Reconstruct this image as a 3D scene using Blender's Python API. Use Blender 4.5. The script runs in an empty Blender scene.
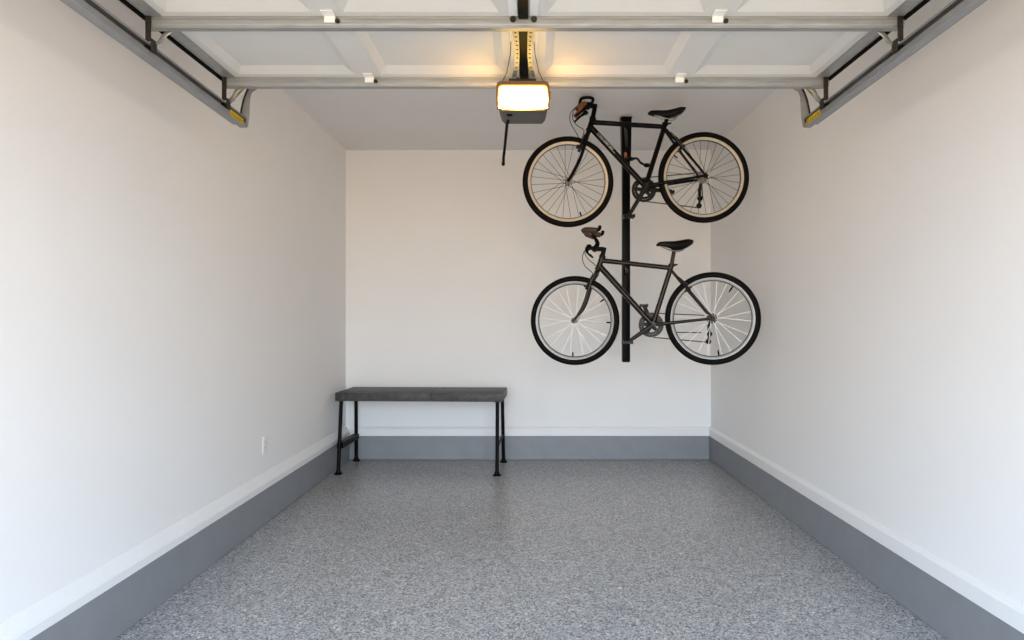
import bpy, bmesh, math, random
from mathutils import Vector, Matrix
random.seed(4)
sc = bpy.context.scene
COL = sc.collection
PI = math.pi

# ------------------------------------------------------------------ camera constants
F = 640.0                      # focal length in pixels of the 1024x640 frame
CZ = 1.2605                    # eye height
VX, VY = 528.0, 322.0          # vanishing point of the long axis
def at(px, py, Y):
    return Vector(((px - VX) * Y / F, Y, CZ + (VY - py) * Y / F))

# ------------------------------------------------------------------ materials
def mat(name, col, rough=0.5, metal=0.0, spec=0.5, emit=None, estr=0.0):
    m = bpy.data.materials.new(name); m.use_nodes = True
    b = m.node_tree.nodes['Principled BSDF']
    b.inputs['Base Color'].default_value = (*col, 1)
    b.inputs['Roughness'].default_value = rough
    b.inputs['Metallic'].default_value = metal
    b.inputs['Specular IOR Level'].default_value = spec
    if emit:
        b.inputs['Emission Color'].default_value = (*emit, 1)
        b.inputs['Emission Strength'].default_value = estr
    return m

def noisy(m, scale=20, amount=0.15, rough_amount=0.0, bump=0.0, detail=4, stretch=None):
    """multiply the base colour by a soft procedural mottling"""
    nt = m.node_tree; b = nt.nodes['Principled BSDF']
    c = b.inputs['Base Color'].default_value[:]
    tc = nt.nodes.new('ShaderNodeTexCoord'); n = nt.nodes.new('ShaderNodeTexNoise')
    n.inputs['Scale'].default_value = scale; n.inputs['Detail'].default_value = detail
    src = tc.outputs['Object']
    if stretch:
        mp = nt.nodes.new('ShaderNodeMapping'); mp.inputs['Scale'].default_value = stretch
        nt.links.new(src, mp.inputs['Vector']); src = mp.outputs['Vector']
    nt.links.new(src, n.inputs['Vector'])
    r = nt.nodes.new('ShaderNodeValToRGB')
    r.color_ramp.elements[0].position = 0.3; r.color_ramp.elements[1].position = 0.7
    r.color_ramp.elements[0].color = (*[x * (1 - amount) for x in c[:3]], 1)
    r.color_ramp.elements[1].color = (*[min(1, x * (1 + amount)) for x in c[:3]], 1)
    nt.links.new(n.outputs['Fac'], r.inputs['Fac']); nt.links.new(r.outputs['Color'], b.inputs['Base Color'])
    if bump:
        bp = nt.nodes.new('ShaderNodeBump'); bp.inputs['Strength'].default_value = bump
        bp.inputs['Distance'].default_value = 0.002
        nt.links.new(n.outputs['Fac'], bp.inputs['Height']); nt.links.new(bp.outputs['Normal'], b.inputs['Normal'])
    return m

M = {}
M['wall'] = noisy(mat('wall_paint', (0.80, 0.795, 0.785), 0.55, spec=0.3), 3, 0.008, bump=0.0)
M['ceiling'] = noisy(mat('ceiling_paint', (0.74, 0.73, 0.72), 0.8, spec=0.2), 3, 0.01)
M['trim'] = noisy(mat('trim_paint', (0.77, 0.77, 0.765), 0.4), 6, 0.01)
M['base'] = noisy(mat('grey_curb_paint', (0.220, 0.228, 0.240), 0.45), 9, 0.05)
M['door'] = noisy(mat('door_enamel', (0.64, 0.635, 0.60), 0.45), 8, 0.015)
M['clip'] = mat('hinge_enamel', (0.76, 0.76, 0.73), 0.4)
M['galv'] = noisy(mat('galvanised_steel', (0.34, 0.35, 0.345), 0.42, 0.55), 25, 0.12, stretch=(0.4, 3, 3))
M['galv_track'] = noisy(mat('galvanised_track_steel', (0.27, 0.28, 0.29), 0.45, 0.5), 25, 0.12, stretch=(3, 0.4, 3))
M['dark_steel'] = noisy(mat('oiled_steel', (0.025, 0.023, 0.021), 0.5, 0.3, 0.3), 60, 0.3)
M['rubber'] = noisy(mat('black_rubber', (0.004, 0.004, 0.004), 0.7, spec=0.06), 80, 0.2)
M['black'] = noisy(mat('black_powder_coat', (0.0025, 0.0025, 0.0027), 0.38, spec=0.07), 60, 0.2)
M['rail'] = mat('rail_black', (0.003, 0.003, 0.003), 0.55, spec=0.06)
M['yellow'] = noisy(mat('yellow_sticker', (0.55, 0.38, 0.015), 0.5, spec=0.2), 60, 0.15)
M['brace'] = noisy(mat('yellow_zinc', (0.50, 0.38, 0.12), 0.4, 0.6), 30, 0.15)
M['housing'] = noisy(mat('opener_grey_plastic', (0.088, 0.076, 0.068), 0.5, spec=0.2), 30, 0.08)
M['bezel'] = mat('opener_brown_bezel', (0.14, 0.075, 0.04), 0.5, spec=0.2)
M['lens'] = mat('lit_lens', (0.3, 0.27, 0.18), 0.4, emit=(1.0, 0.57, 0.075), estr=10.5)
M['lamp'] = mat('lit_rear_lens', (0.9, 0.85, 0.7), 0.4, emit=(1.0, 0.58, 0.12), estr=100.0)
M['outlet'] = mat('outlet_plastic', (0.80, 0.80, 0.79), 0.35)
M['slot'] = mat('outlet_slot', (0.03, 0.03, 0.03), 0.6)
# bikes
M['frame_u'] = noisy(mat('black_bike_enamel', (0.003, 0.0026, 0.0023), 0.25, spec=0.12), 40, 0.15)
M['frame_l'] = noisy(mat('dark_bronze_bike_enamel', (0.020, 0.015, 0.012), 0.25, 0.35, spec=0.22), 40, 0.15)
M['decal'] = mat('silver_decal', (0.45, 0.44, 0.42), 0.4, 0.3)
M['tire'] = noisy(mat('tyre_rubber', (0.0045, 0.004, 0.0038), 0.6, spec=0.07), 90, 0.25)
M['rim_u'] = noisy(mat('cream_rim', (0.49, 0.43, 0.345), 0.4, 0.15), 30, 0.05)
M['rim_l'] = noisy(mat('silver_rim', (0.26, 0.26, 0.26), 0.4, 0.3), 30, 0.05)
M['rim_bed'] = mat('dark_rim_bed', (0.04, 0.037, 0.033), 0.5, 0.3)
M['spoke_u'] = mat('dark_spoke', (0.03, 0.026, 0.022), 0.4, 0.5)
M['spoke_l'] = mat('bright_spoke', (0.92, 0.92, 0.90), 0.35)
M['saddle'] = noisy(mat('black_saddle_vinyl', (0.003, 0.0027, 0.0028), 0.36, spec=0.12), 50, 0.2)
M['grip'] = noisy(mat('brown_leather_grip', (0.19, 0.070, 0.022), 0.55), 70, 0.25)
M['grip_dark'] = noisy(mat('dark_brown_grip', (0.05, 0.026, 0.015), 0.5), 70, 0.25)
M['steel'] = noisy(mat('worn_bike_steel', (0.014, 0.0135, 0.0125), 0.36, 0.25, spec=0.2), 70, 0.25)
M['hub'] = mat('hub_alloy', (0.34, 0.31, 0.27), 0.35, 0.7)
M['cable'] = mat('cable_black', (0.03, 0.027, 0.024), 0.5)
M['orange'] = mat('orange_cap', (0.45, 0.14, 0.05), 0.5)
M['chain'] = mat('chain_steel', (0.13, 0.12, 0.105), 0.45, 0.6)

# bench top: dark grey speckled laminate
def speck_mat(name):
    m = mat(name, (0.07, 0.07, 0.068), 0.5, spec=0.3)
    nt = m.node_tree; b = nt.nodes['Principled BSDF']
    tc = nt.nodes.new('ShaderNodeTexCoord')
    n1 = nt.nodes.new('ShaderNodeTexNoise'); n1.inputs['Scale'].default_value = 22; n1.inputs['Detail'].default_value = 8
    n1.inputs['Roughness'].default_value = 0.7
    r = nt.nodes.new('ShaderNodeValToRGB'); e = r.color_ramp.elements
    e[0].position = 0.32; e[0].color = (0.026, 0.026, 0.026, 1)
    e[1].position = 0.72; e[1].color = (0.085, 0.083, 0.078, 1)
    nt.links.new(tc.outputs['Object'], n1.inputs['Vector'])
    nt.links.new(n1.outputs['Fac'], r.inputs['Fac']); nt.links.new(r.outputs['Color'], b.inputs['Base Color'])
    return m
M['benchtop'] = speck_mat('speckled_bench_laminate')

# epoxy flake floor
def floor_mat():
    m = mat('grey_flake_epoxy', (0.2, 0.2, 0.2), 0.3)
    nt = m.node_tree; b = nt.nodes['Principled BSDF']; L = nt.links.new
    tc = nt.nodes.new('ShaderNodeTexCoord')
    v = nt.nodes.new('ShaderNodeTexVoronoi'); v.inputs['Scale'].default_value = 170; v.inputs['Randomness'].default_value = 1
    L(tc.outputs['Object'], v.inputs['Vector'])
    sp = nt.nodes.new('ShaderNodeSeparateColor'); L(v.outputs['Color'], sp.inputs['Color'])
    r = nt.nodes.new('ShaderNodeValToRGB'); r.color_ramp.interpolation = 'CONSTANT'
    e = r.color_ramp.elements
    e[0].position = 0.0; e[0].color = (0.075, 0.078, 0.085, 1)
    e[1].position = 0.13; e[1].color = (0.18, 0.185, 0.195, 1)
    for p, c in ((0.30, (0.325, 0.328, 0.334)), (0.55, (0.405, 0.407, 0.408)), (0.80, (0.49, 0.49, 0.485)), (0.95, (0.64, 0.64, 0.63))):
        x = e.new(p); x.color = (*c, 1)
    L(sp.outputs['Red'], r.inputs['Fac'])
    # larger chips scattered over the fine ones
    v2 = nt.nodes.new('ShaderNodeTexVoronoi'); v2.inputs['Scale'].default_value = 62
    L(tc.outputs['Object'], v2.inputs['Vector'])
    sp2 = nt.nodes.new('ShaderNodeSeparateColor'); L(v2.outputs['Color'], sp2.inputs['Color'])
    r2 = nt.nodes.new('ShaderNodeValToRGB'); r2.color_ramp.interpolation = 'CONSTANT'
    f = r2.color_ramp.elements
    f[0].position = 0; f[0].color = (0.80, 0.80, 0.81, 1); f[1].position = 0.14; f[1].color = (1, 1, 1, 1)
    g = f.new(0.88); g.color = (1.22, 1.22, 1.2, 1)
    L(sp2.outputs['Green'], r2.inputs['Fac'])
    mx = nt.nodes.new('ShaderNodeMix'); mx.data_type = 'RGBA'; mx.blend_type = 'MULTIPLY'
    mx.inputs['Factor'].default_value = 1.0
    L(r.outputs['Color'], mx.inputs['A']); L(r2.outputs['Color'], mx.inputs['B'])
    L(mx.outputs['Result'], b.inputs['Base Color'])
    n = nt.nodes.new('ShaderNodeTexNoise'); n.inputs['Scale'].default_value = 90
    L(tc.outputs['Object'], n.inputs['Vector'])
    bp = nt.nodes.new('ShaderNodeBump'); bp.inputs['Strength'].default_value = 0.12; bp.inputs['Distance'].default_value = 0.002
    L(n.outputs['Fac'], bp.inputs['Height']); L(bp.outputs['Normal'], b.inputs['Normal'])
    b.inputs['Roughness'].default_value = 0.28
    return m
M['floor'] = floor_mat()

# ------------------------------------------------------------------ mesh builder
class MB:
    def __init__(self): self.v = []; self.f = []; self.mi = []; self.cur = 0
    def add(self, vs, fs):
        o = len(self.v); self.v += [tuple(x) for x in vs]
        for q in fs: self.f.append(tuple(o + i for i in q)); self.mi.append(self.cur)
        return self
    def box(self, a, b, bev=0.0, seg=1, mtx=None):
        bm = bmesh.new(); bmesh.ops.create_cube(bm, size=1.0)
        c = [(a[i] + b[i]) / 2 for i in range(3)]; s = [abs(b[i] - a[i]) for i in range(3)]
        for x in bm.verts: x.co = Vector((c[0] + x.co.x * s[0], c[1] + x.co.y * s[1], c[2] + x.co.z * s[2]))
        if bev: bmesh.ops.bevel(bm, geom=list(bm.edges), offset=min(bev, min(s) * 0.45), segments=seg, affect='EDGES', profile=0.5)
        if mtx is not None: bm.transform(mtx)
        bm.verts.index_update()
        self.add([x.co[:] for x in bm.verts], [[x.index for x in p.verts] for p in bm.faces]); bm.free(); return self
    def prism(self, poly, fn, t0, t1):
        """poly 2-D outline, fn(a, b, t) -> point, extruded from t0 to t1"""
        n = len(poly)
        vs = [fn(a, b, t0) for a, b in poly] + [fn(a, b, t1) for a, b in poly]
        fs = [list(range(n))[::-1], [n + i for i in range(n)]]
        fs += [[i, (i + 1) % n, n + (i + 1) % n, n + i] for i in range(n)]
        return self.add(vs, fs)
    def tube(self, pts, rad, n=12, flat=1.0):
        pts = [Vector(p) for p in pts]
        if not isinstance(rad, (list, tuple)): rad = [rad] * len(pts)
        T = []
        for i in range(len(pts)):
            d = (pts[min(i + 1, len(pts) - 1)] - pts[max(i - 1, 0)])
            T.append(d.normalized())
        up = Vector((0, 1, 0)) if abs(T[0].y) < 0.9 else Vector((0, 0, 1))
        N = (up - T[0] * up.dot(T[0])).normalized()
        vs = []
        for i, p in enumerate(pts):
            if i: N = (N - T[i] * N.dot(T[i])).normalized()
            B = T[i].cross(N)
            for k in range(n):
                a = 2 * PI * k / n
                vs.append(p + (N * math.cos(a) * flat + B * math.sin(a)) * rad[i])
        fs = []
        for i in range(len(pts) - 1):
            for k in range(n):
                fs.append([i * n + k, i * n + (k + 1) % n, (i + 1) * n + (k + 1) % n, (i + 1) * n + k])
        fs.append(list(range(n))[::-1]); fs.append([(len(pts) - 1) * n + k for k in range(n)])
        return self.add(vs, fs)
    def lathe(self, prof, c, axis='y', n=24, closed=False):
        """prof: list of (radius, offset along the axis)"""
        c = Vector(c); vs = []
        for r, h in prof:
            for k in range(n):
                a = 2 * PI * k / n; p, q = r * math.cos(a), r * math.sin(a)
                vs.append(c + (Vector((p, h, q)) if axis == 'y' else Vector((p, q, h)) if axis == 'z' else Vector((h, p, q))))
        m = len(prof); fs = []
        for i in range(m if closed else m - 1):
            j = (i + 1) % m
            for k in range(n):
                fs.append([i * n + k, i * n + (k + 1) % n, j * n + (k + 1) % n, j * n + k])
        if not closed:
            fs.append(list(range(n))[::-1]); fs.append([(m - 1) * n + k for k in range(n)])
        return self.add(vs, fs)
    def blob(self, c, r, n=10):
        rx, ry, rz = r; vs = []; fs = []
        m = 6
        for i in range(1, m):
            t = PI * i / m
            for k in range(n):
                a = 2 * PI * k / n
                vs.append((c[0] + rx * math.sin(t) * math.cos(a), c[1] + ry * math.sin(t) * math.sin(a), c[2] + rz * math.cos(t)))
        for i in range(m - 2):
            for k in range(n): fs.append([i * n + k, i * n + (k + 1) % n, (i + 1) * n + (k + 1) % n, (i + 1) * n + k])
        fs.append(list(range(n))); fs.append([(m - 2) * n + k for k in range(n)][::-1])
        return self.add(vs, fs)
    def loft(self, rings):
        n = len(rings[0]); vs = [p for r in rings for p in r]; fs = []
        for i in range(len(rings) - 1):
            for k in range(n): fs.append([i * n + k, i * n + (k + 1) % n, (i + 1) * n + (k + 1) % n, (i + 1) * n + k])
        fs.append(list(range(n))[::-1]); fs.append([(len(rings) - 1) * n + k for k in range(n)])
        return self.add(vs, fs)
    def build(self, name, m, parent=None, smooth=True, angle=40):
        me = bpy.data.meshes.new(name); me.from_pydata(self.v, [], self.f)
        for x in (m if isinstance(m, (list, tuple)) else [m]): me.materials.append(x)
        for p, i in zip(me.polygons, self.mi): p.material_index = i
        bm = bmesh.new(); bm.from_mesh(me); bmesh.ops.recalc_face_normals(bm, faces=list(bm.faces)); bm.to_mesh(me); bm.free()
        if smooth:
            for p in me.polygons: p.use_smooth = True
            me.set_sharp_from_angle(angle=math.radians(angle))
        o = bpy.data.objects.new(name, me); COL.objects.link(o)
        if parent: o.parent = parent
        return o

def smooth_path(P, n=6):
    out = []
    for i in range(len(P) - 1):
        p0, p1, p2, p3 = P[max(i - 1, 0)], P[i], P[i + 1], P[min(i + 2, len(P) - 1)]
        for k in range(n):
            t = k / n
            out.append(0.5 * ((2 * p1) + (p2 - p0) * t + (2 * p0 - 5 * p1 + 4 * p2 - p3) * t * t + (3 * p1 - p0 - 3 * p2 + p3) * t ** 3))
    out.append(P[-1]); return out

def tag(o, label=None, cat=None, group=None):
    if label: o['label'] = label
    if cat: o['category'] = cat
    if group: o['group'] = group
    return o
def empty(name, loc, label, cat, group=None, rz=0):
    o = bpy.data.objects.new(name, None); COL.objects.link(o)
    o.location = loc; o.rotation_euler = (0, 0, rz); o.empty_display_size = 0.1
    return tag(o, label, cat, group)
def struct(name, mb, m, **k):
    o = mb.build(name, m, None, **k); o['kind'] = 'structure'; return o

# ------------------------------------------------------------------ room shell
XL, XR, YB, ZC, YF = -1.670, 1.675, 5.867, 2.837, -0.70
W = 0.15
struct('floor', MB().box((XL - W, YF - W, -0.15), (XR + W, YB + W, 0)), M['floor'], smooth=False)
struct('ceiling', MB().box((XL - W, YF - W, ZC), (XR + W, YB + W, ZC + 0.15)), M['ceiling'], smooth=False)
struct('wall_left', MB().box((XL - W, YF - W, 0), (XL, YB + W, ZC)), M['wall'], smooth=False)
struct('wall_right', MB().box((XR, YF - W, 0), (XR + W, YB + W, ZC)), M['wall'], smooth=False)
struct('wall_back', MB().box((XL, YB, 0), (XR, YB + W, ZC)), M['wall'], smooth=False)
# front wall around the open doorway the photographer stands in
OX0, OX1, OZ = -1.36, 1.34, 2.30
fw = MB().box((XL, YF - W, 0), (OX0, YF, ZC)).box((OX1, YF - W, 0), (XR, YF, ZC)).box((OX0, YF - W, OZ), (OX1, YF, ZC))
struct('wall_front', fw, M['wall'], smooth=False)
ZB, ZT = 0.2180, 0.303          # top of the grey curb, top of the white cap board
BL, BR, BB = XL + 0.034, XR - 0.014, YB - 0.014
struct('baseboard_left', MB().box((XL, YF, 0), (BL, YB, ZB), 0.004), M['base'])
struct('baseboard_right', MB().box((BR, YF, 0), (XR, YB, ZB), 0.004), M['base'])
struct('baseboard_back', MB().box((BL, BB, 0), (BR, YB, ZB), 0.004), M['base'])
# cap boards with a sloped top edge
def cap(d, s):      # cross-section (distance from the wall, z)
    return [(0, ZB + 0.001), (d, ZB + 0.001), (d, ZT - 0.022), (d - 0.004, ZT - 0.014), (0.004, ZT), (0, ZT)]
struct('trim_1', MB().prism([(0, ZB + 0.001), (0.036, ZB + 0.001), (0.036, ZT - 0.050), (0.032, ZT - 0.040), (0.004, ZT + 0.004), (0, ZT + 0.006)], lambda a, b, t: (XL + a, t, b), YF, YB), M['trim'], smooth=False)
struct('trim_2', MB().prism(cap(0.020, 1), lambda a, b, t: (XR - a, t, b), YF, YB), M['trim'], smooth=False)
struct('trim_3', MB().prism(cap(0.020, 1), lambda a, b, t: (t, YB - a, b), XL + 0.04, XR - 0.02), M['trim'], smooth=False)

# ------------------------------------------------------------------ wall outlet
ot = empty('wall_outlet', (XL, 4.056, 0.48), 'small white electrical outlet low on the left wall', 'outlet')
MB().box((0, -0.036, -0.056), (0.0028, 0.036, 0.056), 0.0015, 2).build('cover_plate', M['outlet'], ot)
for dz in (-0.02, 0.02):
    s = MB().box((0.0018, -0.016, dz - 0.014), (0.0036, 0.016, dz + 0.014), 0.002, 2).build('socket', M['outlet'], ot)
    MB().box((0.0034, -0.008, dz - 0.002), (0.0038, -0.006, dz + 0.008)).box((0.0034, 0.006, dz - 0.002), (0.0038, 0.008, dz + 0.008)).build('slot', M['slot'], s)

# ------------------------------------------------------------------ garage door, rolled open under the ceiling
DX0, DX1, DC = -1.350, 1.328, -0.016
ZD = 2.344                      # inner face of the sections (facing down)
SEC = 0.565; YE = 2.862
gd = empty('garage_door', (DC, YE, ZD), 'white sectional garage door rolled open overhead, braced with steel struts', 'garage door')
def G(x, y, z): return (x - DC, y - YE, z - ZD)
stiles = [(DX0, DX0 + 0.085), (-0.755, -0.645), (DC - 0.085, DC + 0.085), (0.615, 0.725), (DX1 - 0.085, DX1)]
def section(y0, y1):
    mb = MB(); T = 0.042
    # sides and outer skin
    A = [G(DX0, y0, ZD), G(DX1, y0, ZD), G(DX1, y1, ZD), G(DX0, y1, ZD)]
    Bv = [(x, y, z + T) for x, y, z in A]
    mb.add(A + Bv, [[4, 5, 6, 7], [0, 1, 5, 4], [1, 2, 6, 5], [2, 3, 7, 6], [3, 0, 4, 7]])
    ra, rb = y0 + 0.055, y1 - 0.062          # rails along the joints
    bev, dep = 0.058, 0.017
    for i in range(4):
        x0, x1 = stiles[i][1], stiles[i + 1][0]
        o = [G(x0, ra, ZD), G(x1, ra, ZD), G(x1, rb, ZD), G(x0, rb, ZD)]
        q = [G(x0 + bev * .6, ra + bev, ZD + dep), G(x1 - bev * .6, ra + bev, ZD + dep), G(x1 - bev * .6, rb - bev, ZD + dep), G(x0 + bev * .6, rb - bev, ZD + dep)]
        # raised lip around the panel
        mb.add(o + q, [[0, 1, 5, 4], [1, 2, 6, 5], [2, 3, 7, 6], [3, 0, 4, 7], [4, 5, 6, 7]])
    for x0, x1 in stiles:
        mb.add([G(x0, ra, ZD), G(x1, ra, ZD), G(x1, rb, ZD), G(x0, rb, ZD)], [[0, 1, 2, 3]])
    for a, b in ((y0, ra), (rb, y1)):
        mb.add([G(DX0, a, ZD), G(DX1, a, ZD), G(DX1, b, ZD), G(DX0, b, ZD)], [[0, 1, 2, 3]])
    return mb.build('door_section', M['door'], gd, smooth=False)
def strut(y):
    """U-shaped reinforcement strut: front web, bottom flange, return lip"""
    h, d, t = 0.041, 0.028, 0.0025
    p = [(0, 0), (0, -0.010), (-0.003, -0.014), (-0.003, -0.028), (0, -0.032), (0, -h), (d, -h), (d, -h + 0.012), (d - t, -h + 0.012),
         (d - t, -h + t), (t, -h + t), (t, -0.033), (0.000, -0.029), (0.000, -0.013), (t, -0.009), (t, -t), (d, -t), (d, 0)]
    s = MB().prism(p, lambda a, b, x: G(x, y + a, ZD - 0.001 + b), DX0 - 0.004, DX1 + 0.004).build('strut', M['galv'], gd, smooth=False)
    return s
for k in range(4):
    y1 = YE - SEC * k; y0 = y1 - SEC + 0.003
    section(y0, y1)
    ys = y1 - 0.031
    strut(ys)
    # end stiles and black edge strips
    for sx, xe in ((1, DX0), (-1, DX1)):
        MB().box(G(xe, y0 + 0.01, ZD - 0.004), G(xe + sx * 0.055, ys - 0.004, ZD), 0.0015).build('end_stile', M['galv'], gd)
        MB().box(G(xe - sx * 0.014, y0, ZD - 0.014), G(xe - sx * 0.001, y1, ZD + 0.035), 0.003).build('edge_seal', M['rubber'], gd)
    # white hinge clips over the strut, and small bolts behind it
    for xs in (-0.700, 0.670):
        c = MB().box(G(xs - 0.022, ys - 0.050, ZD - 0.005), G(xs + 0.022, ys - 0.002, ZD - 0.0005), 0.0015)
        c.box(G(xs - 0.020, ys - 0.008, ZD - 0.026), G(xs + 0.020, ys - 0.004, ZD - 0.001), 0.0015)
        c.build('hinge_clip', M['clip'], gd)
        b = MB().lathe([(0.009, 0), (0.009, 0.005), (0.005, 0.007)], G(xs + 0.028, ys - 0.012, ZD - 0.022), 'y', 8)
        b.lathe([(0.008, 0), (0.008, -0.006), (0.004, -0.009)], G(xs - 0.012, ys + 0.045, ZD - 0.001), 'z', 8)
        b.build('hinge_bolt', M['dark_steel'], gd)
    # bolts in the middle, either side of the operator stile
    for xs in (DC - 0.037, DC + 0.037):
        MB().lathe([(0.011, 0), (0.011, -0.005), (0.007, -0.009)], G(xs, ys - 0.003, ZD - 0.014), 'y', 10).build('centre_bolt', M['dark_steel'], gd)
        MB().box(G(xs - 0.016, y0 + 0.03, ZD - 0.0035), G(xs + 0.016, ys - 0.006, ZD - 0.0005), 0.001).build('centre_plate', M['clip'], gd)
    # operator stile between the plates, painted black for the shade of a deep channel
    MB().box(G(DC - 0.019, y0 + 0.03, ZD - 0.014), G(DC + 0.017, ys - 0.005, ZD - 0.001), 0.003).build('operator_stile', M['rail'], gd)
    # roller brackets and rollers at both ends
    for sx, xe, xt in ((-1, -1.336, -1.352), (1, 1.310, 1.326)):
        yr = ys + 0.012; zr = 2.183 + 0.0285 + 0.022 * (3.040 - yr)
        x0, x1 = xe - sx * 0.004, xe - sx * 0.026
        p = MB().box(G(min(xe + sx * 0.014, xe - sx * 0.006), ys - 0.011, zr + 0.022), G(max(xe + sx * 0.014, xe - sx * 0.006), ys - 0.005, ZD - 0.002), 0.002)
        p.box(G(min(x0, x0 - sx * 0.006), ys - 0.009, zr - 0.011), G(max(x0, x0 - sx * 0.006), ys + 0.024, zr + 0.034), 0.002)
        p.build('roller_bracket', M['dark_steel'], gd)
        # curved arm from the bracket round under the strut to a foot on the door
        a = MB(); cx = x0 - sx * 0.010
        a.tube(smooth_path([Vector(G(cx + sx * 0.004, ys + 0.016, zr + 0.026)), Vector(G(cx, ys + 0.034, zr + 0.040)), Vector(G(cx - sx * 0.012, ys + 0.046, ZD - 0.045)), Vector(G(cx - sx * 0.045, ys + 0.052, ZD - 0.016)), Vector(G(cx - sx * 0.085, ys + 0.056, ZD - 0.008))], 4), 0.010, 8, 0.4)
        a.box(G(min(cx - sx * 0.06, cx - sx * 0.12), ys + 0.040, ZD - 0.010), G(max(cx - sx * 0.06, cx - sx * 0.12), ys + 0.070, ZD - 0.001), 0.002)
        br = a.build('hinge_arm', M['galv'], gd)
        r = MB().tube([G(x0 + sx * 0.002, yr, zr), G(xt, yr, zr)], 0.0055, 10)
        r.lathe([(0.010, -0.008), (0.0170, -0.008), (0.0185, -0.004), (0.0185, 0.004), (0.0170, 0.008), (0.010, 0.008)], G(xt, yr, zr), 'x', 18)
        r.build('roller', M['steel'], br)

# ------------------------------------------------------------------ door tracks
def track(sx, xin, label, end_px):
    """sx: -1 left, +1 right; open side faces the door"""
    Y1 = 3.040; Z0 = 2.183
    root = empty('door_track', (xin, Y1, Z0), label, 'track', 'galvanised door tracks')
    root.rotation_euler = (-0.022, 0, 0)        # the rails fall a little towards the back
    H, D, t = 0.048, 0.034, 0.0022
    z0 = 0.0
    prof = [(0, 0.019), (0, 0.002), (0.002, 0), (D - 0.002, 0), (D, 0.002), (D, H - 0.002), (D - 0.002, H), (0.002, H), (0, H - 0.002), (0, H - 0.010),
            (t, H - 0.010), (t, H - t), (D - t, H - t), (D - t, t), (t, t), (t, 0.019)]
    MB().prism(prof, lambda a, b, y: (sx * a, y - Y1, b), 0.42, Y1).build('track_channel', M['galv_track'], root, smooth=False)
    # angle iron carried on the outer side of the channel
    ang = [(D, H + 0.001), (D + 0.003, H + 0.001), (D + 0.003, 0.012), (D + 0.022, 0.012), (D + 0.022, 0.009), (D, 0.009)]
    MB().prism(ang, lambda a, b, y: (sx * a, y - Y1, b), 0.42, Y1 - 0.02).build('angle_iron', M['galv_track'], root, smooth=False)
    # dark stop at the open end
    MB().box((sx * 0.003, -0.022, 0.004), (sx * 0.032, -0.004, H - 0.004), 0.002).build('end_stop', M['dark_steel'], root)
    # yellow warning sticker on the inner lip and channel side
    s = MB().box((-sx * 0.0012, -0.170, 0.002), (sx * 0.0004, -0.035, 0.030), 0.0003).build('sticker', M['yellow'], root)
    for k in range(5):
        y = -0.160 + k * 0.026
        MB().box((-sx * 0.0016, y, 0.008), (-sx * 0.0010, y + 0.018, 0.0115)).box((-sx * 0.0016, y, 0.017), (-sx * 0.0010, y + 0.013, 0.0195)).build('print_line', M['dark_steel'], s)
    # curved rear hanger from the track end up to the ceiling
    top = ZC - Z0
    n = 10; outer = []; inner = []
    for i in range(n + 1):
        a = i / n
        z = 0.03 + 0.20 * a
        outer.append((-0.012 + 0.0 * a, z))
        inner.append((0.034 - 0.0 * a - 0.050 * max(0, a - 0.35) ** 1.7 * 2.2, z))
    poly = [(0.030, 0.004), (-0.004, 0.004), (-0.010, 0.05), (-0.012, 0.10), (-0.014, 0.145), (-0.022, 0.17), (-0.045, 0.185), (-0.045, top), (-0.010, top), (-0.010, 0.195), (0.004, 0.165), (0.016, 0.130), (0.024, 0.09), (0.030, 0.05)]
    MB().prism([(-p[0] * 1.0, p[1]) for p in poly], lambda a, b, y: (-sx * a, y, b), 0.000, 0.004).build('hanger', M['galv'], root, smooth=False)
    lip = [(0.030, 0.05), (0.024, 0.09), (0.016, 0.130), (0.004, 0.165), (-0.010, 0.195)]
    lm = MB()
    lm.tube([(sx * a, -0.004, b) for a, b in lip], 0.004, 8); lm.build('hanger_rim', M['dark_steel'], root)
    # diagonal brace running up to the ceiling
    P0 = Vector((sx * 0.010, -0.178, H)); P1 = Vector((-sx * 0.030, 0.002, 0.25))
    MB().tube([P0, P0.lerp(P1, 0.12), P0.lerp(P1, 1)], 0.013, 8, 0.25).build('brace', M['brace'], root)
    return root
track(-1, -1.336, 'galvanised steel door track along the left wall, yellow sticker near its end', 246)
track(1, 1.310, 'galvanised steel door track along the right wall, yellow sticker near its end', 804)

# ------------------------------------------------------------------ opener with its lit lens
OXC, OY, OZB = -0.021, 2.68, 2.152
op = empty('garage_door_opener', (OXC, OY, OZB), 'grey overhead door opener with a glowing warm lens and hanging cord', 'opener')
h = MB()
def ring(y, hw, z0, z1, ch=0.014):
    return [(-hw + ch, y, z0), (hw - ch, y, z0), (hw, y, z0 + ch), (hw, y, z1 - ch), (hw - ch, y, z1), (-hw + ch, y, z1), (-hw, y, z1 - ch), (-hw, y, z0 + ch)]
h.loft([ring(0.022, 0.103, 0.0, 0.102), ring(0.05, 0.104, 0.0, 0.102), ring(0.14, 0.100, 0.0, 0.102), ring(0.200, 0.097, 0.0, 0.100)])
h.build('motor_housing', M['housing'], op)
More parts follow.
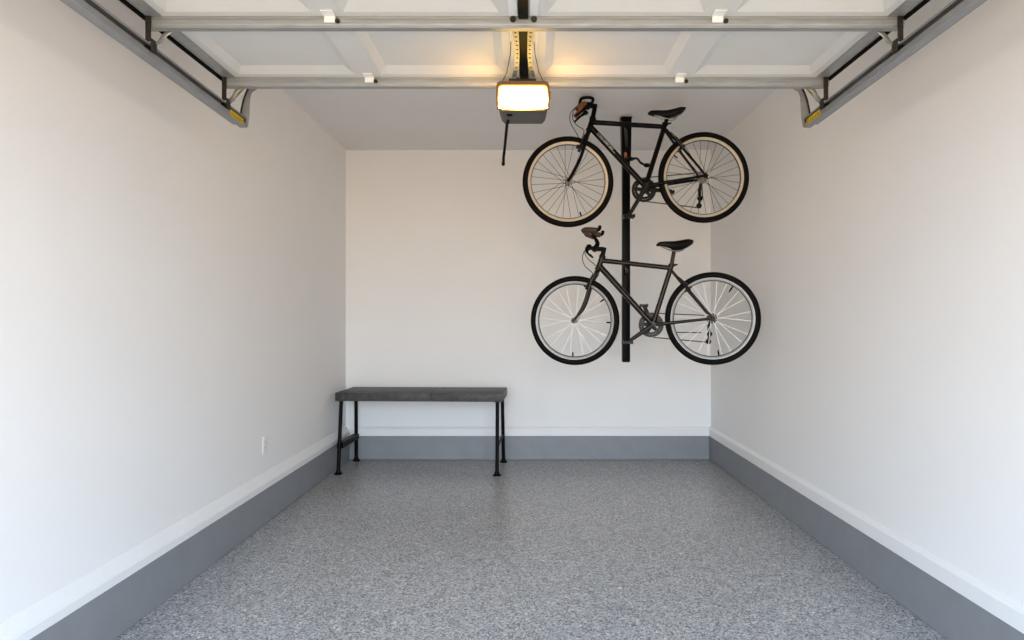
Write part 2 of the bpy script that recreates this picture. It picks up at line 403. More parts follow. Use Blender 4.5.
# bezel that frames the lens
bz = MB()
oa = [(-0.110, 0.006), (-0.1115, 0.05), (-0.110, 0.090), (-0.105, 0.104), (-0.094, 0.110), (0.094, 0.110), (0.105, 0.104), (0.110, 0.090), (0.1115, 0.05), (0.110, 0.006)]
ia = [(0.1035, 0.006), (0.1045, 0.05), (0.1030, 0.083), (0.098, 0.091), (0.090, 0.0945), (-0.090, 0.0945), (-0.098, 0.091), (-0.1030, 0.083), (-0.1045, 0.05), (-0.1035, 0.006)]
no = len(oa)
for y0_, y1_ in ((-0.022, 0.026),):
    vs_ = [(x, y, z) for y in (y0_, y1_) for x, z in oa + ia[::-1]]
    q = 2 * no; fs_ = []
    for k in range(no - 1):
        fs_ += [[k, k + 1, no + k + 1, no + k], [q + k, q + no + k, q + no + k + 1, q + k + 1], [k, q + k, q + k + 1, k + 1], [no + k, no + k + 1, q + no + k + 1, q + no + k]]
    for k in (0, no - 1): fs_.append([k, no + k, q + no + k, q + k])
    bz.add(vs_, fs_)
bz.build('bezel', M['bezel'], op)
# lens: slightly bulging, a little narrower on top
def lens_ring(y, s):
    out = [(-0.1035, 0.012), (-0.1030, 0.05), (-0.1015, 0.077), (-0.098, 0.088), (-0.088, 0.0925), (0, 0.093), (0.088, 0.0925), (0.098, 0.088), (0.1015, 0.077), (0.1030, 0.05),
           (0.1035, 0.012), (0.098, 0.003), (0.05, -0.002), (0, -0.0035), (-0.05, -0.002), (-0.098, 0.003)]
    return [(a * s, y, 0.052 + (b - 0.052) * s) for a, b in out]
ln = MB(); ln.loft([lens_ring(0.003, 1.0), lens_ring(-0.014, 0.99), lens_ring(-0.021, 0.94), lens_ring(-0.025, 0.8), lens_ring(-0.027, 0.4)])
ln.build('light_lens', M['lens'], op, angle=60)
# added unseen glowing panel behind the housing that brightens the walls
MB().box((-0.074, 0.196, 0.010), (0.074, 0.212, 0.094), 0.006, 2).build('rear_lens', M['lamp'], op)
# unseen glowing panels added on both sides to light the door underside
M['side_lamp'] = mat('lit_side_lens', (0.3, 0.27, 0.18), 0.4, emit=(1.0, 0.56, 0.16), estr=75.0)
for sx in (-1, 1):
    MB().box((min(sx * 0.1025, sx * 0.1085), 0.028, 0.030), (max(sx * 0.1025, sx * 0.1085), 0.080, 0.092), 0.002).build('side_lens', M['side_lamp'], op)
# side latch of the lens, socket on the underside
MB().box((0.110, -0.004, 0.045), (0.118, 0.012, 0.075), 0.003, 2).build('lens_latch', M['hub'], op)
MB().lathe([(0.013, 0.0), (0.013, -0.004), (0.009, -0.006)], (-0.058, 0.075, 0.0), 'z', 14).build('plug_socket', M['black'], op)
# top bracket
MB().box((-0.060, 0.01, 0.112), (0.055, 0.022, 0.132), 0.002).box((-0.045, 0.0, 0.109), (0.045, 0.07, 0.114), 0.001).build('mounting_bracket', M['dark_steel'], op)
# perforated straps from the bracket along the door to the strut
def strap(sx):
    mb = MB(); zt = ZD - OZB - 0.018
    rows = [(-0.370, 0.030, 0.012, zt), (-0.30, 0.027, 0.011, zt - 0.002), (-0.22, 0.0245, 0.009, zt - 0.006), (-0.14, 0.0245, 0.009, zt - 0.012), (-0.07, 0.029, 0.009, zt - 0.024), (0.0, 0.038, 0.010, 0.140), (0.015, 0.042, 0.010, 0.128)]
    top = []; rings = []
    for y, x, w, z in rows:
        c = sx * x + 0.003
        rings.append([(c - w, y, z), (c + w, y, z), (c + w, y, z + 0.003), (c - w, y, z + 0.003)])
    mb.loft(rings); s = mb.build('perforated_strap', M['galv_track'], op, smooth=False)
    for k in range(12):
        t = k / 11 * 0.93 + 0.03; yy = -0.370 + t * 0.385
        for j in range(len(rows) - 1):
            if rows[j][0] <= yy <= rows[j + 1][0]:
                a = (yy - rows[j][0]) / (rows[j + 1][0] - rows[j][0])
                x = rows[j][1] * (1 - a) + rows[j + 1][1] * a; z = rows[j][3] * (1 - a) + rows[j + 1][3] * a
                MB().lathe([(0.0042, 0), (0.0042, -0.001)], (sx * x + 0.003, yy, z), 'z', 8).build('strap_hole', M['rail'], s)
strap(-1); strap(1)
# thin wires from the lens corners up to the strut
for sx in (-1, 1):
    MB().tube([(sx * 0.090, 0.005, 0.108), (sx * 0.066, -0.05, 0.135), (sx * 0.048, -0.16, 0.166), (sx * 0.044, -0.25, 0.172)], 0.0016, 6).build('wire', M['dark_steel'], op)
# rear straps up to the ceiling
for sx in (-1, 1):
    MB().box((sx * 0.080 - 0.012, 0.200, 0.03), (sx * 0.080 + 0.012, 0.203, ZC - OZB), 0.0005).build('ceiling_strap', M['galv'], op)
# pull cord with a dark end
cd = MB(); cp = [at(508.5, 120, 2.80), at(507, 124, 2.80), at(506.3, 132, 2.80), at(505.0, 145, 2.80), at(503.6, 157, 2.80), at(503.3, 164, 2.80)]
cd.tube([p - op.location for p in cp], [0.0055, 0.0065, 0.0065, 0.006, 0.006, 0.0065], 8)
cd.blob(cp[-1] - op.location, (0.008, 0.008, 0.009)); cd.build('pull_cord', M['rubber'], op)

# ------------------------------------------------------------------ bench
bz_top = 0.672; by0, by1 = 5.30, 5.785
bn = empty('bench', (-0.897, 5.54, 0), 'long dark grey bench with black pipe legs against the back wall', 'bench', rz=math.radians(-2.2))
hx = 0.700
for x0, x1 in ((-hx, 0.098), (0.0995, hx)):
    MB().box((x0, -0.243, bz_top - 0.070), (x1, 0.243, bz_top), 0.004, 2).build('tabletop', M['benchtop'], bn)
def leg(xt, yt, xb, yb):
    m = MB(); m.tube([(xb, yb, 0.004), (xb * .5 + xt * .5, yb * .5 + yt * .5, 0.3), (xt, yt, bz_top - 0.070)], 0.0155, 14)
    lg = m.build('leg', M['black'], bn)
    MB().lathe([(0.034, 0), (0.034, 0.007), (0.028, 0.011), (0.021, 0.016), (0.019, 0.030), (0.0155, 0.032)], (xb, yb, 0), 'z', 20).build('foot_flange', M['black'], lg)
    MB().lathe([(0.030, bz_top - 0.070), (0.030, bz_top - 0.076), (0.018, bz_top - 0.080)], (xt, yt, 0), 'z', 16).build('top_flange', M['black'], lg)
LX, RX = -0.650, 0.638
leg(LX - 0.016, -0.185, LX - 0.016, -0.262); leg(LX - 0.012, 0.205, LX - 0.022, 0.245)
leg(RX + 0.012, -0.185, RX + 0.016, -0.262); leg(RX + 0.022, 0.205, RX + 0.030, 0.245)
# the board between the left pair of legs, the rod between the right pair
MB().box((LX - 0.040, -0.225, 0.205), (LX + 0.010, 0.225, 0.252), 0.003).build('stretcher', M['black'], bn)
MB().tube([(RX + 0.014, -0.222, 0.220), (RX + 0.024, 0.225, 0.250)], 0.010, 10).build('stretcher', M['black'], bn)

# ------------------------------------------------------------------ bicycles
class Bike:
    def __init__(s, px0, Y0, yaw, py_ground):
        s.th = yaw; s.O = at(px0, py_ground, Y0)
        s.eu = Vector((math.cos(yaw), -math.sin(yaw), 0)); s.ev = Vector((math.sin(yaw), math.cos(yaw), 0))
    def p(s, px, py, v=0.0):
        """point of the bike's own frame (along, across, up) seen at this place of the photograph, v metres behind the wheel plane"""
        t = (px - VX) / F
        d = (v + s.O.x * s.ev.x + s.O.y * s.ev.y) / (t * s.ev.x + s.ev.y)
        q = Vector((t * d, d, 0)) - Vector((s.O.x, s.O.y, 0))
        return Vector((q.dot(s.eu), v, CZ + (VY - py) / F * d - s.O.z))
    def mid(s, px, py, v):
        """height and length taken on the wheel plane, then moved across by v"""
        q = s.p(px, py, 0); q.y = v; return q

R_OUT = 0.3165
def wheel(root, c, rim_m, spoke_m, spokes, spoke_r, valves, far_hub=0.0):
    """c: hub centre; the rim is the part, tyre, hub and spokes its sub-parts"""
    rim = MB()
    rim.lathe([(0.279, -0.012), (0.281, 0), (0.279, 0.012), (0.264, 0.0115), (0.2595, 0.008), (0.2595, -0.008), (0.264, -0.0115)], c, 'y', 72, True)
    rim.cur = 1
    rim.lathe([(0.260, -0.0075), (0.260, 0.0075), (0.2545, 0.006), (0.2545, -0.006)], c, 'y', 72, True)  # dark ring paints in the shade on the inside of the rim
    w = rim.build('wheel', [rim_m, M['rim_bed']], root)
    n = 14
    prof = [(0.2950 + 0.0215 * math.cos(2 * PI * i / n), 0.0205 * math.sin(2 * PI * i / n)) for i in range(n)]
    MB().lathe(prof, c, 'y', 72, True).build('tire', M['tire'], w)
    MB().lathe([(0.006, -0.060), (0.010, -0.058), (0.010, -0.045), (0.021, -0.036), (0.021, -0.032), (0.013, -0.026), (0.013, 0.026), (0.021, 0.032), (0.021, 0.036), (0.010, 0.045), (0.010, 0.058), (0.006, 0.060)], c, 'y', 18).build('hub', M['hub'], w)
    for a, off, sd in spokes:
        h0 = Vector((0.019 * math.cos(a + off), sd * 0.033, 0.019 * math.sin(a + off)))
        h1 = Vector((0.2535 * math.cos(a), sd * 0.003, 0.2535 * math.sin(a)))
        MB().tube([c + h0, c + h1], spoke_r, 6).build('spoke', spoke_m, w)
    for k, (a, ln) in enumerate(valves):
        d = Vector((math.cos(a), 0, math.sin(a)))
        MB().tube([c + d * 0.254, c + d * (0.254 - ln * .6), c + d * (0.254 - ln)], [0.0055, 0.0055, 0.004], 8).build('valve_stem' if k == 0 else 'spoke_reflector', M['rubber'], w)
    return w

def saddle(root, B, top, bot, name='saddle'):
    """top, bot: outline points (px, py); loft of rounded cross-sections along the saddle"""
    T = [B.p(*q) for q in top]; Bo = [B.p(*q) for q in bot]
    x0, x1 = T[0].x, T[-1].x
    def interp(L, x):
        for a, b in zip(L, L[1:]):
            if a.x <= x <= b.x: return a.z + (b.z - a.z) * (x - a.x) / max(1e-6, b.x - a.x)
        return L[0].z if x < L[0].x else L[-1].z
    rings = []
    N = 16
    for i in range(N + 1):
        u = i / N; x = x0 + (x1 - x0) * (0.5 - 0.5 * math.cos(PI * u))
        s = (x - x0) / (x1 - x0)
        w = 0.016 + 0.008 * s + 0.050 * max(0, (s - 0.38) / 0.62) ** 1.2
        e = math.sqrt(max(0.02, 1 - (2 * u - 1) ** 8))
        w *= e
        zt, zb = interp(T, x), interp(Bo, x)
        zt, zb = (zt + zb) / 2 + (zt - zb) / 2 * e, (zt + zb) / 2 - (zt - zb) / 2 * e
        r = []
        for k in range(14):
            a = 2 * PI * k / 14; ca, sa = math.cos(a), math.sin(a)
            ex = 0.75
            r.append((x, w * math.copysign(abs(ca) ** ex, ca), (zt + zb) / 2 + (zt - zb) / 2 * math.copysign(abs(sa) ** ex, sa)))
        rings.append(r)
    mb = MB(); mb.loft(rings)
    return mb.build('saddle', M['saddle'], root, angle=60)

def crank(root, a, b, v, vp, wide=0.075):
    """crank arm from the axle a to the pedal b; v the plane of the arm, vp of the pedal"""
    a = Vector((a.x, v, a.z)); b = Vector((b.x, v, b.z))
    m = MB(); m.tube([a, a.lerp(b, .5), b], [0.019, 0.015, 0.013], 10, 0.6)
    m.tube([(a.x, 0, a.z), (a.x, v, a.z)], 0.012, 10)
    c = m.build('crank_arm', M['steel'], root)
    p = MB(); s = 1 if vp > v else -1
    y0, y1 = min(v + s * 0.008, vp), max(v + s * 0.008, vp)
    p.box((b.x - wide / 2, y0, b.z - 0.012), (b.x - wide / 2 + 0.012, y1, b.z + 0.012), 0.003)
    p.box((b.x + wide / 2 - 0.012, y0, b.z - 0.012), (b.x + wide / 2, y1, b.z + 0.012), 0.003)
    for t in (y0, (y0 + y1) / 2 - 0.004, y1 - 0.010): p.box((b.x - wide / 2, t, b.z - 0.009), (b.x + wide / 2, t + 0.010, b.z + 0.009), 0.002)
    p.tube([(b.x, y0, b.z), (b.x, y1, b.z)], 0.009, 10)
    p.build('pedal', M['steel'], c)
    return c

def chainring(root, c, v):
    m = MB(); n = 44
    def gear(r, dr, y0, y1, hole, nn=n):
        o = []; 
        for k in range(nn * 2):
            rr = r + (dr if k % 2 else 0); a = PI * k / nn; o.append((rr * math.cos(a), rr * math.sin(a)))
        i_ = [(hole * math.cos(PI * k / nn), hole * math.sin(PI * k / nn)) for k in range(nn * 2)]
        N = nn * 2
        vs = [(c.x + x, y, c.z + z) for y in (y0, y1) for L in (o, i_) for x, z in L]
        fs = []
        for k in range(N):
            j = (k + 1) % N
            fs += [[k, j, N + j, N + k], [2 * N + k, 3 * N + k, 3 * N + j, 2 * N + j], [k, 2 * N + k, 2 * N + j, j], [N + k, N + j, 3 * N + j, 3 * N + k]]
        m.add(vs, fs)
    gear(0.084, 0.005, v, v + 0.004, 0.068); gear(0.066, 0.004, v - 0.008, v - 0.005, 0.050, 36)
    for k in range(5):
        a = 2 * PI * k / 5 + 0.5
        m.tube([(c.x, v - 0.001, c.z), (c.x + 0.072 * math.cos(a), v - 0.001, c.z + 0.072 * math.sin(a))], [0.016, 0.009], 8, 0.35)
    m.lathe([(0.020, v - 0.02), (0.024, v - 0.01), (0.024, v + 0.006), (0.012, v + 0.008)], (c.x, 0, c.z), 'y', 18)
    return m.build('chainring', M['steel'], root)

def vbrake(root, pos, up, n=''):
    """two small arms, pads and a link either side of the rim"""
    m = MB()
    for s in (-1, 1):
        b = pos + Vector((0, s * 0.045, 0)); t = b + up * 0.075
        m.tube([b - up * 0.03, b, t], [0.010, 0.010, 0.007], 8)
        side = Vector((up.z, 0, -up.x))
        m.box((-0.028, -0.008, -0.007), (0.028, 0.008, 0.007), 0.003, 1,
              Matrix.Translation(b + Vector((0, -s * 0.020, 0)) - up * 0.012) @ Matrix.Rotation(-math.atan2(side.z, side.x), 4, 'Y'))
    m.tube([pos + Vector((0, -0.045, 0)) + up * 0.075, pos + up * 0.082, pos + Vector((0, 0.045, 0)) + up * 0.075], 0.0035, 6)
    return m.build('brake', M['steel'], root)

def build_bike(B, c, label):
    root = empty('bicycle', B.O, label, 'bicycle', 'bicycles on the rack', rz=-B.th)
    P = lambda k, v=0.0: B.mid(*c[k], v)
    fh, rh, bb = P('front_hub'), P('rear_hub'), P('bb')
    ht, hb, sc_, st = P('head_top'), P('head_bottom'), P('seat_cluster'), P('saddle_clamp')
    fm = c['frame_mat']
    # ---- frame: one welded piece
    m = MB()
    d = (ht - hb).normalized()
    m.tube([hb - d * 0.004, ht + d * 0.004], 0.0195, 16)
    for e in (hb, ht): m.lathe([(0.0215, -0.008), (0.0235, -0.004), (0.0235, 0.004), (0.0215, 0.008)], e, 'z', 16)
    a = P('top_tube_head'); m.tube([a, a.lerp(sc_, .5), sc_], [0.0175, 0.0165, 0.0165], 16)
    a = P('down_tube_head'); m.tube([a, a.lerp(bb, .5), bb], [0.0215, 0.0205, 0.0195], 16)
    sd = (sc_ - bb).normalized()
    m.tube([bb, sc_ + sd * 0.022], 0.0170, 16)
    m.tube([bb + Vector((0, -0.036, 0)), bb + Vector((0, 0.036, 0))], 0.021, 16)
    for s in (-1, 1):
        r = rh + Vector((0, s * 0.062, 0))
        q = bb + Vector((-0.0, s * 0.022, 0)); mid = q.lerp(r, 0.35); mid.y = s * 0.038
        m.tube([q, mid, r], [0.0125, 0.0115, 0.0085], 12)
        q = sc_ + Vector((0, s * 0.012, -0.012)); mid = q.lerp(r, 0.4); mid.y = s * 0.042
        m.tube([q, mid, r], [0.0090, 0.0095, 0.0078], 12)
        m.box((r.x - 0.016, r.y - 0.004, r.z - 0.020), (r.x + 0.012, r.y + 0.004, r.z + 0.014), 0.004, 2)
    q0 = P('seat_cluster').lerp(rh, 0.36)
    m.tube([q0 + Vector((0, -0.042, 0)), q0 + Vector((0, 0.042, 0))], 0.007, 8)
    m.lathe([(0.0215, -0.010), (0.0215, 0.010)], sc_ + sd * 0.020, 'z', 16)
    fr = m.build('frame', fm, root)
    MB().tube([sc_ + sd * 0.018 + Vector((0.012, -0.012, 0)), sc_ + sd * 0.020 + Vector((0.040, -0.014, 0.003))], [0.008, 0.0055], 8).build('seat_clamp_lever', M['steel'], fr)
    if c.get('decal'):
        a, b2 = P('down_tube_head'), bb
        dm = MB(); ax = (b2 - a).normalized(); nn = Vector((ax.z, 0, -ax.x))
        for t0, t1, o in c['decal']:
            u0, u1 = a.lerp(b2, t0), a.lerp(b2, t1)
            y = -math.sqrt(max(0, 0.0219 ** 2 - o * o)) - 0.0008
            dm.tube([u0 + nn * o + Vector((0, y, 0)), u1 + nn * o + Vector((0, y, 0))], 0.0018, 6)
        dm.build('down_tube_decal', M['decal'], fr)
    # ---- fork
    m = MB(); k0 = hb - d * 0.03
    m.tube([hb, k0], 0.0175, 14)
    for s in (-1, 1):
        pts = [k0 + Vector((0, s * 0.02, 0.006)), k0 + Vector((0, s * 0.046, -0.006))]
        pts += [B.mid(*q, s * 0.050) for q in c['fork']] + [fh + Vector((0, s * 0.052, 0))]
        m.tube(smooth_path(pts, 4), [0.0145 - 0.0055 * (i / (4 * (len(pts) - 1))) for i in range(4 * (len(pts) - 1) + 1)], 12)
    m.tube([k0 + Vector((0, -0.046, -0.004)), k0 + Vector((0, 0.046, -0.004))], 0.014, 12)
    m.lathe([(0.0115, -0.062), (0.0115, -0.048)], fh, 'y', 12); m.lathe([(0.0115, 0.048), (0.0115, 0.062)], fh, 'y', 12)
    m.build('fork', fm, root)
    # ---- wheels
    wheel(root, fh, c['rim'], c['spoke_mat'], c['spokes'], c['spoke_r'], c['front_valves'])
    wheel(root, rh, c['rim'], c['spoke_mat'], c['spokes'], c['spoke_r'], c['rear_valves'])
    # ---- stem, bar, grips, levers
    bc = P('bar_clamp'); stp = P('stem_top')
    m = MB(); m.tube([ht, stp], [0.0165, 0.0165], 14); m.tube([stp - d * 0.012, bc], [0.0165, 0.0155], 14)
    m.tube([bc + Vector((0, -0.024, 0)), bc + Vector((0, 0.024, 0))], 0.0205, 14)
    m.tube([ht, ht + d * 0.012], 0.023, 14)
    m.build('stem', c['bar_mat'], root)
    near = [bc + Vector((0, -0.02, 0))] + [B.p(*q) for q in c['bar_near']]
    grip_from = c['grip_from']
    mir = lambda q: Vector((q.x, -q.y, q.z))
    half = smooth_path(near, 5)
    m = MB(); m.tube([mir(q) for q in half[::-1]] + half, 0.0125, 12); hbm = m.build('handlebar', c['bar_mat'], root)
    for f in (lambda q: q, mir):
        g = [f(q) for q in half[grip_from * 5:]]
        m = MB(); rr = [0.0195 if i % 2 == 0 else 0.0175 for i in range(len(g))]
        m.tube(g, rr, 12)
        e = g[-1] + (g[-1] - g[-2]).normalized() * 0.004
        m.build('grip', c['grip_mat'], hbm)
        lv = [f(B.p(*q)) for q in c['lever']]
        m = MB(); m.tube(smooth_path(lv, 4), [0.011] * 4 + [0.0075] * (4 * (len(lv) - 1) + 1 - 4), 8, 0.7); m.blob(lv[0], (0.020, 0.018, 0.017))
        m.build('brake_lever', M['black'], hbm)
        if c.get('bar_end'):
            be = [f(B.p(*q)) for q in c['bar_end']]
            m = MB(); m.tube(smooth_path(be, 4), 0.011, 10); m.blob(be[-1], (0.013, 0.013, 0.013)); m.build('bar_end', c['bar_mat'], hbm)
    for path in c['cables']:
        MB().tube(smooth_path([B.p(*q) for q in path], 5), 0.0030, 6).build('brake_cable', M['cable'], root)
    # ---- seat
    m = MB(); m.tube([sc_ + sd * 0.01, st], 0.0138, 14); m.blob(st, (0.022, 0.02, 0.014)); m.build('seatpost', fm, root)
    s_ = saddle(root, B, c['saddle_top'], c['saddle_bottom'])
    m = MB()
    for s in (-1, 1):
        m.tube(smooth_path([B.mid(*q, s * y) for q, y in c['saddle_rails']], 4), 0.0035, 6)
    m.build('saddle_rail', M['hub'], s_)
    # ---- drive side, on the far side of the bike
    v = 0.052
    chainring(root, P('ring'), v)
    if c.get('near_crank'): crank(root, P('bb'), B.p(*c['near_crank'], -0.075), -0.075, -0.155)
    if c.get('far_crank'): crank(root, P('bb'), B.p(*c['far_crank'], 0.085), 0.085, 0.165, c.get('far_w', 0.075))
    m = MB(); 
    for i, r in enumerate((0.036, 0.033, 0.030, 0.027, 0.024, 0.021)):
        y = 0.028 + 0.0048 * i
        o = MB; m.lathe([(r - 0.008, y), (r, y), (r, y + 0.0022), (r - 0.008, y + 0.0022)], rh, 'y', 24)
    m.build('cassette', c['cog'], root)
    rd = [B.mid(*q, v) for q in c['derailleur']]
    m = MB(); m.tube([rh + Vector((0.0, v, -0.01)), rd[0], rd[1]], [0.010, 0.012, 0.010], 8, 0.7); m.tube([rd[1], rd[2]], 0.009, 8, 0.6)
    for q in (rd[1], rd[2]): m.lathe([(0.012, -0.005), (0.019, -0.004), (0.019, 0.004), (0.012, 0.005)], q, 'y', 14)
    m.build('derailleur', M['black'], root)
    m = MB(); rc = P('ring')
    for a, b2 in c['chain']:
        m.tube([B.mid(*a, v), B.mid(*b2, v)], 0.0045, 6)
    m.build('chain', M['chain'], root)
    # ---- brakes
    u = (hb - fh).normalized(); vbrake(root, fh + u * 0.268 + Vector((c.get('fb', -0.012), 0, 0)), u)
    u = (sc_ - rh).normalized(); vbrake(root, rh + u * 0.268, u)
    return root

up_spokes = []
for i in range(28):
    a = 2 * PI * (i + 0.35) / 28
    up_spokes.append((a, (1.05 if (i // 2) % 2 else -1.05), 1 if i % 2 else -1))
lo_spokes = []
for i in range(10):
    a = 2 * PI * (i + 0.1) / 10
    lo_spokes.append((a - 0.13, 0.55, 1)); lo_spokes.append((a + 0.13, -0.55, -1))

upB = Bike(645, 4.45, 0.0, 227.6)
upper = build_bike(upB, dict(
    frame_mat=M['frame_u'], bar_mat=M['black'], grip_mat=M['grip'], rim=M['rim_u'], spoke_mat=M['spoke_u'], spokes=up_spokes, spoke_r=0.0015, cog=M['hub'],
    front_hub=(568, 181.8), rear_hub=(703.5, 177.5), bb=(645.5, 186.5), ring=(645.3, 188.3), head_top=(592.6, 119), head_bottom=(589.2, 129.5),
    top_tube_head=(592.4, 122.3), down_tube_head=(590.4, 127), seat_cluster=(664.3, 126.8), saddle_clamp=(667.2, 118), stem_top=(595.3, 104.5), bar_clamp=(588, 106),
    fork=[(585, 143), (580.5, 158), (573, 173)],
    bar_near=[(588, 104.2, -0.03), (585, 104.0, -0.045), (581.5, 105.5, -0.06), (578.5, 108.0, -0.075), (577.0, 109.0, -0.085)], grip_from=2,
    bar_end=[(592, 103, -0.035), (593, 99.0, -0.05), (589.5, 97.6, -0.06), (584, 97.8, -0.06), (580.8, 99.5, -0.055), (580, 103.5, -0.05)],
    lever=[(587, 107.5, -0.055), (583, 110, -0.06), (578.5, 113.5, -0.065), (575.5, 116, -0.07)],
    cables=[[(576, 107, -0.05), (571.5, 111.5, -0.05), (569.8, 117, -0.04), (570.8, 123.5, -0.03), (575.3, 131, -0.02), (578.4, 137, -0.01), (580, 141, 0.0)],
            [(575, 108, 0.05), (572.6, 115, 0.05), (573.2, 120, 0.04), (576.6, 125, 0.03), (582.5, 128.8, 0.01), (584, 131.5, 0), (582, 138, 0)],
            [(671, 132, -0.02), (674.5, 135.5, -0.03), (678, 138.5, -0.03), (681, 142, -0.02)]],
    saddle_top=[(647.6, 113.2), (650, 110.7), (656, 110.3), (665, 110.5), (672, 109.6), (679, 108.2), (684.4, 109.2)],
    saddle_bottom=[(647.6, 114.4), (653, 116.5), (659, 116.4), (664, 117.6), (672, 117.8), (679, 115.4), (684.4, 111.5)],
    saddle_rails=[((652, 115.5), 0.006), ((660, 117.2), 0.015), ((665, 119.2), 0.02), ((673, 119.5), 0.02), ((678, 116), 0.03)],
    near_crank=(627.8, 217.5), far_crank=(671.8, 191.3), far_w=0.045,
    derailleur=[(701.5, 189), (702, 197), (701, 204.5)],
    chain=[((644, 176.2), (703, 170.9)), ((648, 200.2), (700, 206.4)), ((704, 184), (704.5, 197))],
    front_valves=[(-1.2, 0.03)], rear_valves=[(2.5, 0.03)],
    decal=[(0.12, 0.45, 0.006), (0.12, 0.40, -0.006), (0.16, 0.22, 0.0), (0.25, 0.31, 0.0), (0.34, 0.39, 0.0)],
), 'black bicycle hung higher on the rack, with cream rims and thin dark spokes')

# lower bicycle: its rear wheel stands nearer to the camera
yaw = math.atan2(0.184, 0.924)
def low_at(px):
    t = (px - VX) / F; d = (4.54 + 0.1993 * 0.330) / (1 + 0.1993 * t); return d
loB = Bike(653, low_at(653), yaw, 364.6)
lower = build_bike(loB, dict(
    frame_mat=M['frame_l'], bar_mat=M['black'], grip_mat=M['grip_dark'], rim=M['rim_l'], spoke_mat=M['spoke_l'], spokes=lo_spokes, spoke_r=0.0019, cog=M['steel'],
    front_hub=(574.5, 320.5), rear_hub=(712.3, 318.5), bb=(652.8, 324.8), ring=(651.0, 325.0), head_top=(602.3, 257), head_bottom=(598.2, 268.5),
    top_tube_head=(601.8, 260.5), down_tube_head=(599.5, 266), seat_cluster=(670.7, 268), saddle_clamp=(674.4, 249.3), stem_top=(604.2, 247.5), bar_clamp=(594.5, 249),
    fork=[(591.5, 282.5), (586, 301), (580.2, 313)],
    bar_near=[(597, 243.5, -0.035), (595.5, 239, -0.05), (591.5, 234.5, -0.065), (584, 231.0, -0.08), (586.5, 229.8, -0.10), (593, 230.0, -0.115), (597.5, 230.3, -0.12)], grip_from=3,
    bar_end=[(597.5, 230.3, -0.12), (599.5, 229, -0.125), (599.8, 227, -0.125)],
    lever=[(589, 246.5, -0.04), (586, 249, -0.05), (587, 252.5, -0.055), (591.5, 256, -0.06)],
    cables=[[(586.5, 249, -0.05), (583.4, 253, -0.05), (582.5, 259, -0.04), (585, 266, -0.03), (590.5, 271, -0.02), (592.5, 274, -0.01), (590, 279, 0.0)],
            [(584, 251, 0.05), (587.5, 258.5, 0.04), (594, 264, 0.03), (597.5, 267.5, 0.025)],
            [(671.5, 272.5, -0.02), (676, 275, -0.03), (682, 279.5, -0.03), (687.5, 284, -0.02)]],
    saddle_top=[(656, 244.8), (658.5, 242), (665, 241.3), (674, 241.2), (682, 240.0), (689, 239.0), (693.4, 240.8)],
    saddle_bottom=[(656, 246.2), (662, 246.3), (668, 247.8), (674, 250.2), (681, 250.8), (688, 247.2), (693.4, 243.5)],
    saddle_rails=[((660, 246), 0.006), ((666, 248.6), 0.015), ((671, 250.5), 0.02), ((678, 251.5), 0.02), ((684, 249.5), 0.03)],
    near_crank=(627.8, 342.2), far_crank=(643.8, 305.5), far_w=0.060,
    derailleur=[(709.5, 326), (710, 334), (709, 341.8)],
    chain=[((651, 313), (704.8, 315.2)), ((653, 337.5), (676, 339.6)), ((676, 339.6), (709.5, 342.6)), ((674, 332.4), (702, 332.8))],
    front_valves=[(-1.62, 0.030), (0.62, 0.030), (-0.06, 0.030)], rear_valves=[(-1.40, 0.036), (1.02, 0.045)],
), 'dark bronze bicycle hung lower on the rack, with silver rims and bright spokes')

# ------------------------------------------------------------------ ceiling-hung bike rack
PY, PXc = 4.95, 0.757
rk = empty('bike_rack', (PXc, PY, ZC), 'black ceiling-hung post rack holding two bicycles', 'bike rack')
RZ = lambda z: z - ZC
zb = CZ + (VY - 361.5) * PY / F
# square post with a slot down its front
MB().box((-0.029, -0.030, RZ(zb)), (0.029, 0.030, RZ(ZC - 0.006)), 0.004, 2).build('post', M['black'], rk)
pz = RZ(ZC)
MB().loft([[(-0.039, -0.038, -0.006), (0.039, -0.038, -0.006), (0.039, 0.038, -0.006), (-0.039, 0.038, -0.006)],
           [(-0.037, -0.037, -0.14), (0.037, -0.037, -0.14), (0.037, 0.037, -0.14), (-0.037, 0.037, -0.14)],
           [(-0.034, -0.034, -0.32), (0.034, -0.034, -0.32), (0.034, 0.034, -0.32), (-0.034, 0.034, -0.32)]]).build('upper_sleeve', M['black'], rk, smooth=False)
MB().box((-0.044, -0.044, -0.006), (0.044, 0.044, 0.0), 0.002).build('ceiling_plate', M['black'], rk)
MB().box((-0.026, -0.027, RZ(zb) - 0.004), (0.026, 0.027, RZ(zb) + 0.001), 0.002).build('end_cap', M['rubber'], rk)
def cradle(B, px, py, drop):
    """arm from the post to a padded trough under a tube of the bike"""
    q = B.p(px, py, 0.0); w = B.O + B.eu * q.x + Vector((0, 0, q.z))
    L = w - rk.location
    zc = L.z - drop
    m = MB(); m.box((-0.022, -0.036, zc - 0.03), (0.022, -0.029, zc + 0.03), 0.002)
    m.tube([(0, -0.03, zc - 0.006), (L.x * 0.6, -0.03 + (L.y + 0.03) * 0.6, zc - 0.006), (L.x, L.y + 0.02, zc - 0.006), (L.x, L.y - 0.02, zc - 0.006)], 0.010, 10)
    a = m.build('support_arm', M['black'], rk)
    pd = MB(); pd.box((L.x - 0.016, L.y - 0.022, zc - 0.001), (L.x + 0.016, L.y + 0.022, zc + 0.005), 0.002)
    pd.box((L.x - 0.016, L.y - 0.027, zc - 0.002), (L.x + 0.016, L.y - 0.021, zc + 0.018), 0.002)
    pd.build('cradle_pad', M['rubber'], a)
cradle(upB, 626.0, 124.2, 0.024)
cradle(loB, 627.0, 263.6, 0.024)
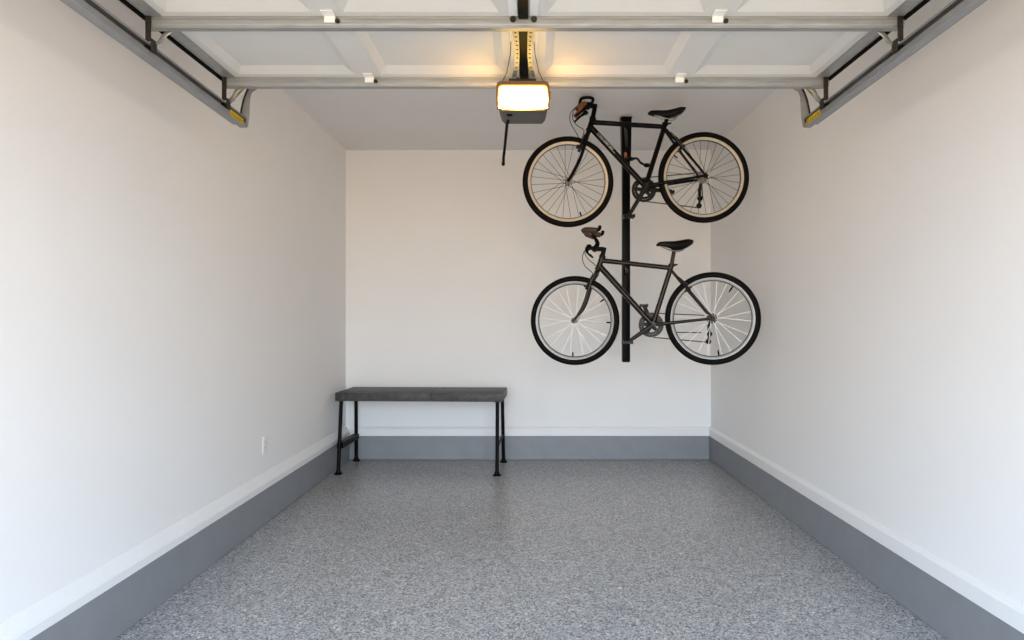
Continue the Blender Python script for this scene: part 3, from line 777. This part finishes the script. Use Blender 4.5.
# jointed stay from the post to the seat tube of each bicycle
def stay(B, pts, r, cap=None):
    L = []
    for px, py, v in pts:
        q = B.p(px, py, v); L.append(B.O + B.eu * q.x + B.ev * q.y + Vector((0, 0, q.z)) - rk.location)
    m = MB(); m.tube(smooth_path(L, 4), r, 10)
    for i in (1, len(L) - 2): m.blob(L[i], (0.026, 0.022, 0.015))
    s = m.build('stay', M['black'], rk)
    if cap:
        MB().lathe([(0.010, -0.02), (0.012, -0.01), (0.012, 0.01), (0.008, 0.02)], L[0] + Vector((0, -0.005, 0.018)), 'z', 12).build('cap', M['orange'], s)
stay(upB, [(625.5, 157.5, 0.455), (631, 159, 0.30), (637, 158.5, 0.22), (641, 163, 0.13), (647, 165.3, 0.07), (653, 167, 0.024)], 0.0085, True)

# ------------------------------------------------------------------ light: sky and sunlit ground through the doorway, plus the opener's lens and its added glow panels
w = bpy.data.worlds.new('outside'); sc.world = w; w.use_nodes = True
nt = w.node_tree; bg = nt.nodes['Background']
tc = nt.nodes.new('ShaderNodeTexCoord'); sx = nt.nodes.new('ShaderNodeSeparateXYZ'); nt.links.new(tc.outputs['Generated'], sx.inputs[0])
mr = nt.nodes.new('ShaderNodeMapRange'); mr.inputs['From Min'].default_value = -1; mr.inputs['From Max'].default_value = 1
nt.links.new(sx.outputs['Z'], mr.inputs['Value'])
cr = nt.nodes.new('ShaderNodeValToRGB'); e = cr.color_ramp.elements
e[0].position = 0.0; e[0].color = (0.44, 0.325, 0.205, 1)
e[1].position = 1.0; e[1].color = (0.48, 0.76, 1.20, 1)
for p, c_ in ((0.47, (0.48, 0.36, 0.23)), (0.505, (0.73, 0.765, 0.81)), (0.58, (0.735, 0.86, 0.985)), (0.72, (0.54, 0.82, 1.20))):
    x = e.new(p); x.color = (*c_, 1)
nt.links.new(mr.outputs['Result'], cr.inputs['Fac']); nt.links.new(cr.outputs['Color'], bg.inputs['Color'])
bg.inputs['Strength'].default_value = 13.9
pl = bpy.data.lights.new('doorway_portal', 'AREA'); pl.shape = 'RECTANGLE'; pl.size = OX1 - OX0; pl.size_y = OZ
pl.cycles.is_portal = True
po = bpy.data.objects.new('doorway_portal', pl); COL.objects.link(po)
po.location = ((OX0 + OX1) / 2, YF - W - 0.01, OZ / 2); po.rotation_euler = (math.radians(90), 0, 0)

# ------------------------------------------------------------------ camera
cam = bpy.data.cameras.new('camera'); cam.sensor_width = 36.0; cam.lens = F / 1024 * 36.0
cam.shift_x = (512 - VX) / 1024; cam.shift_y = (VY - 320) / 1024
co = bpy.data.objects.new('camera', cam); COL.objects.link(co)
co.location = (0, 0, CZ); co.rotation_euler = (math.radians(90), 0, 0); cam.clip_start = 0.02
sc.camera = co

vs = sc.view_settings
vs.view_transform = 'Standard'; vs.look = 'None'; vs.gamma = 1.0; vs.use_curve_mapping = False; vs.exposure = 0.0
sc.cycles.max_bounces = 14; sc.cycles.diffuse_bounces = 10; sc.cycles.use_denoising = True
sc.cycles.sample_clamp_indirect = 8.0
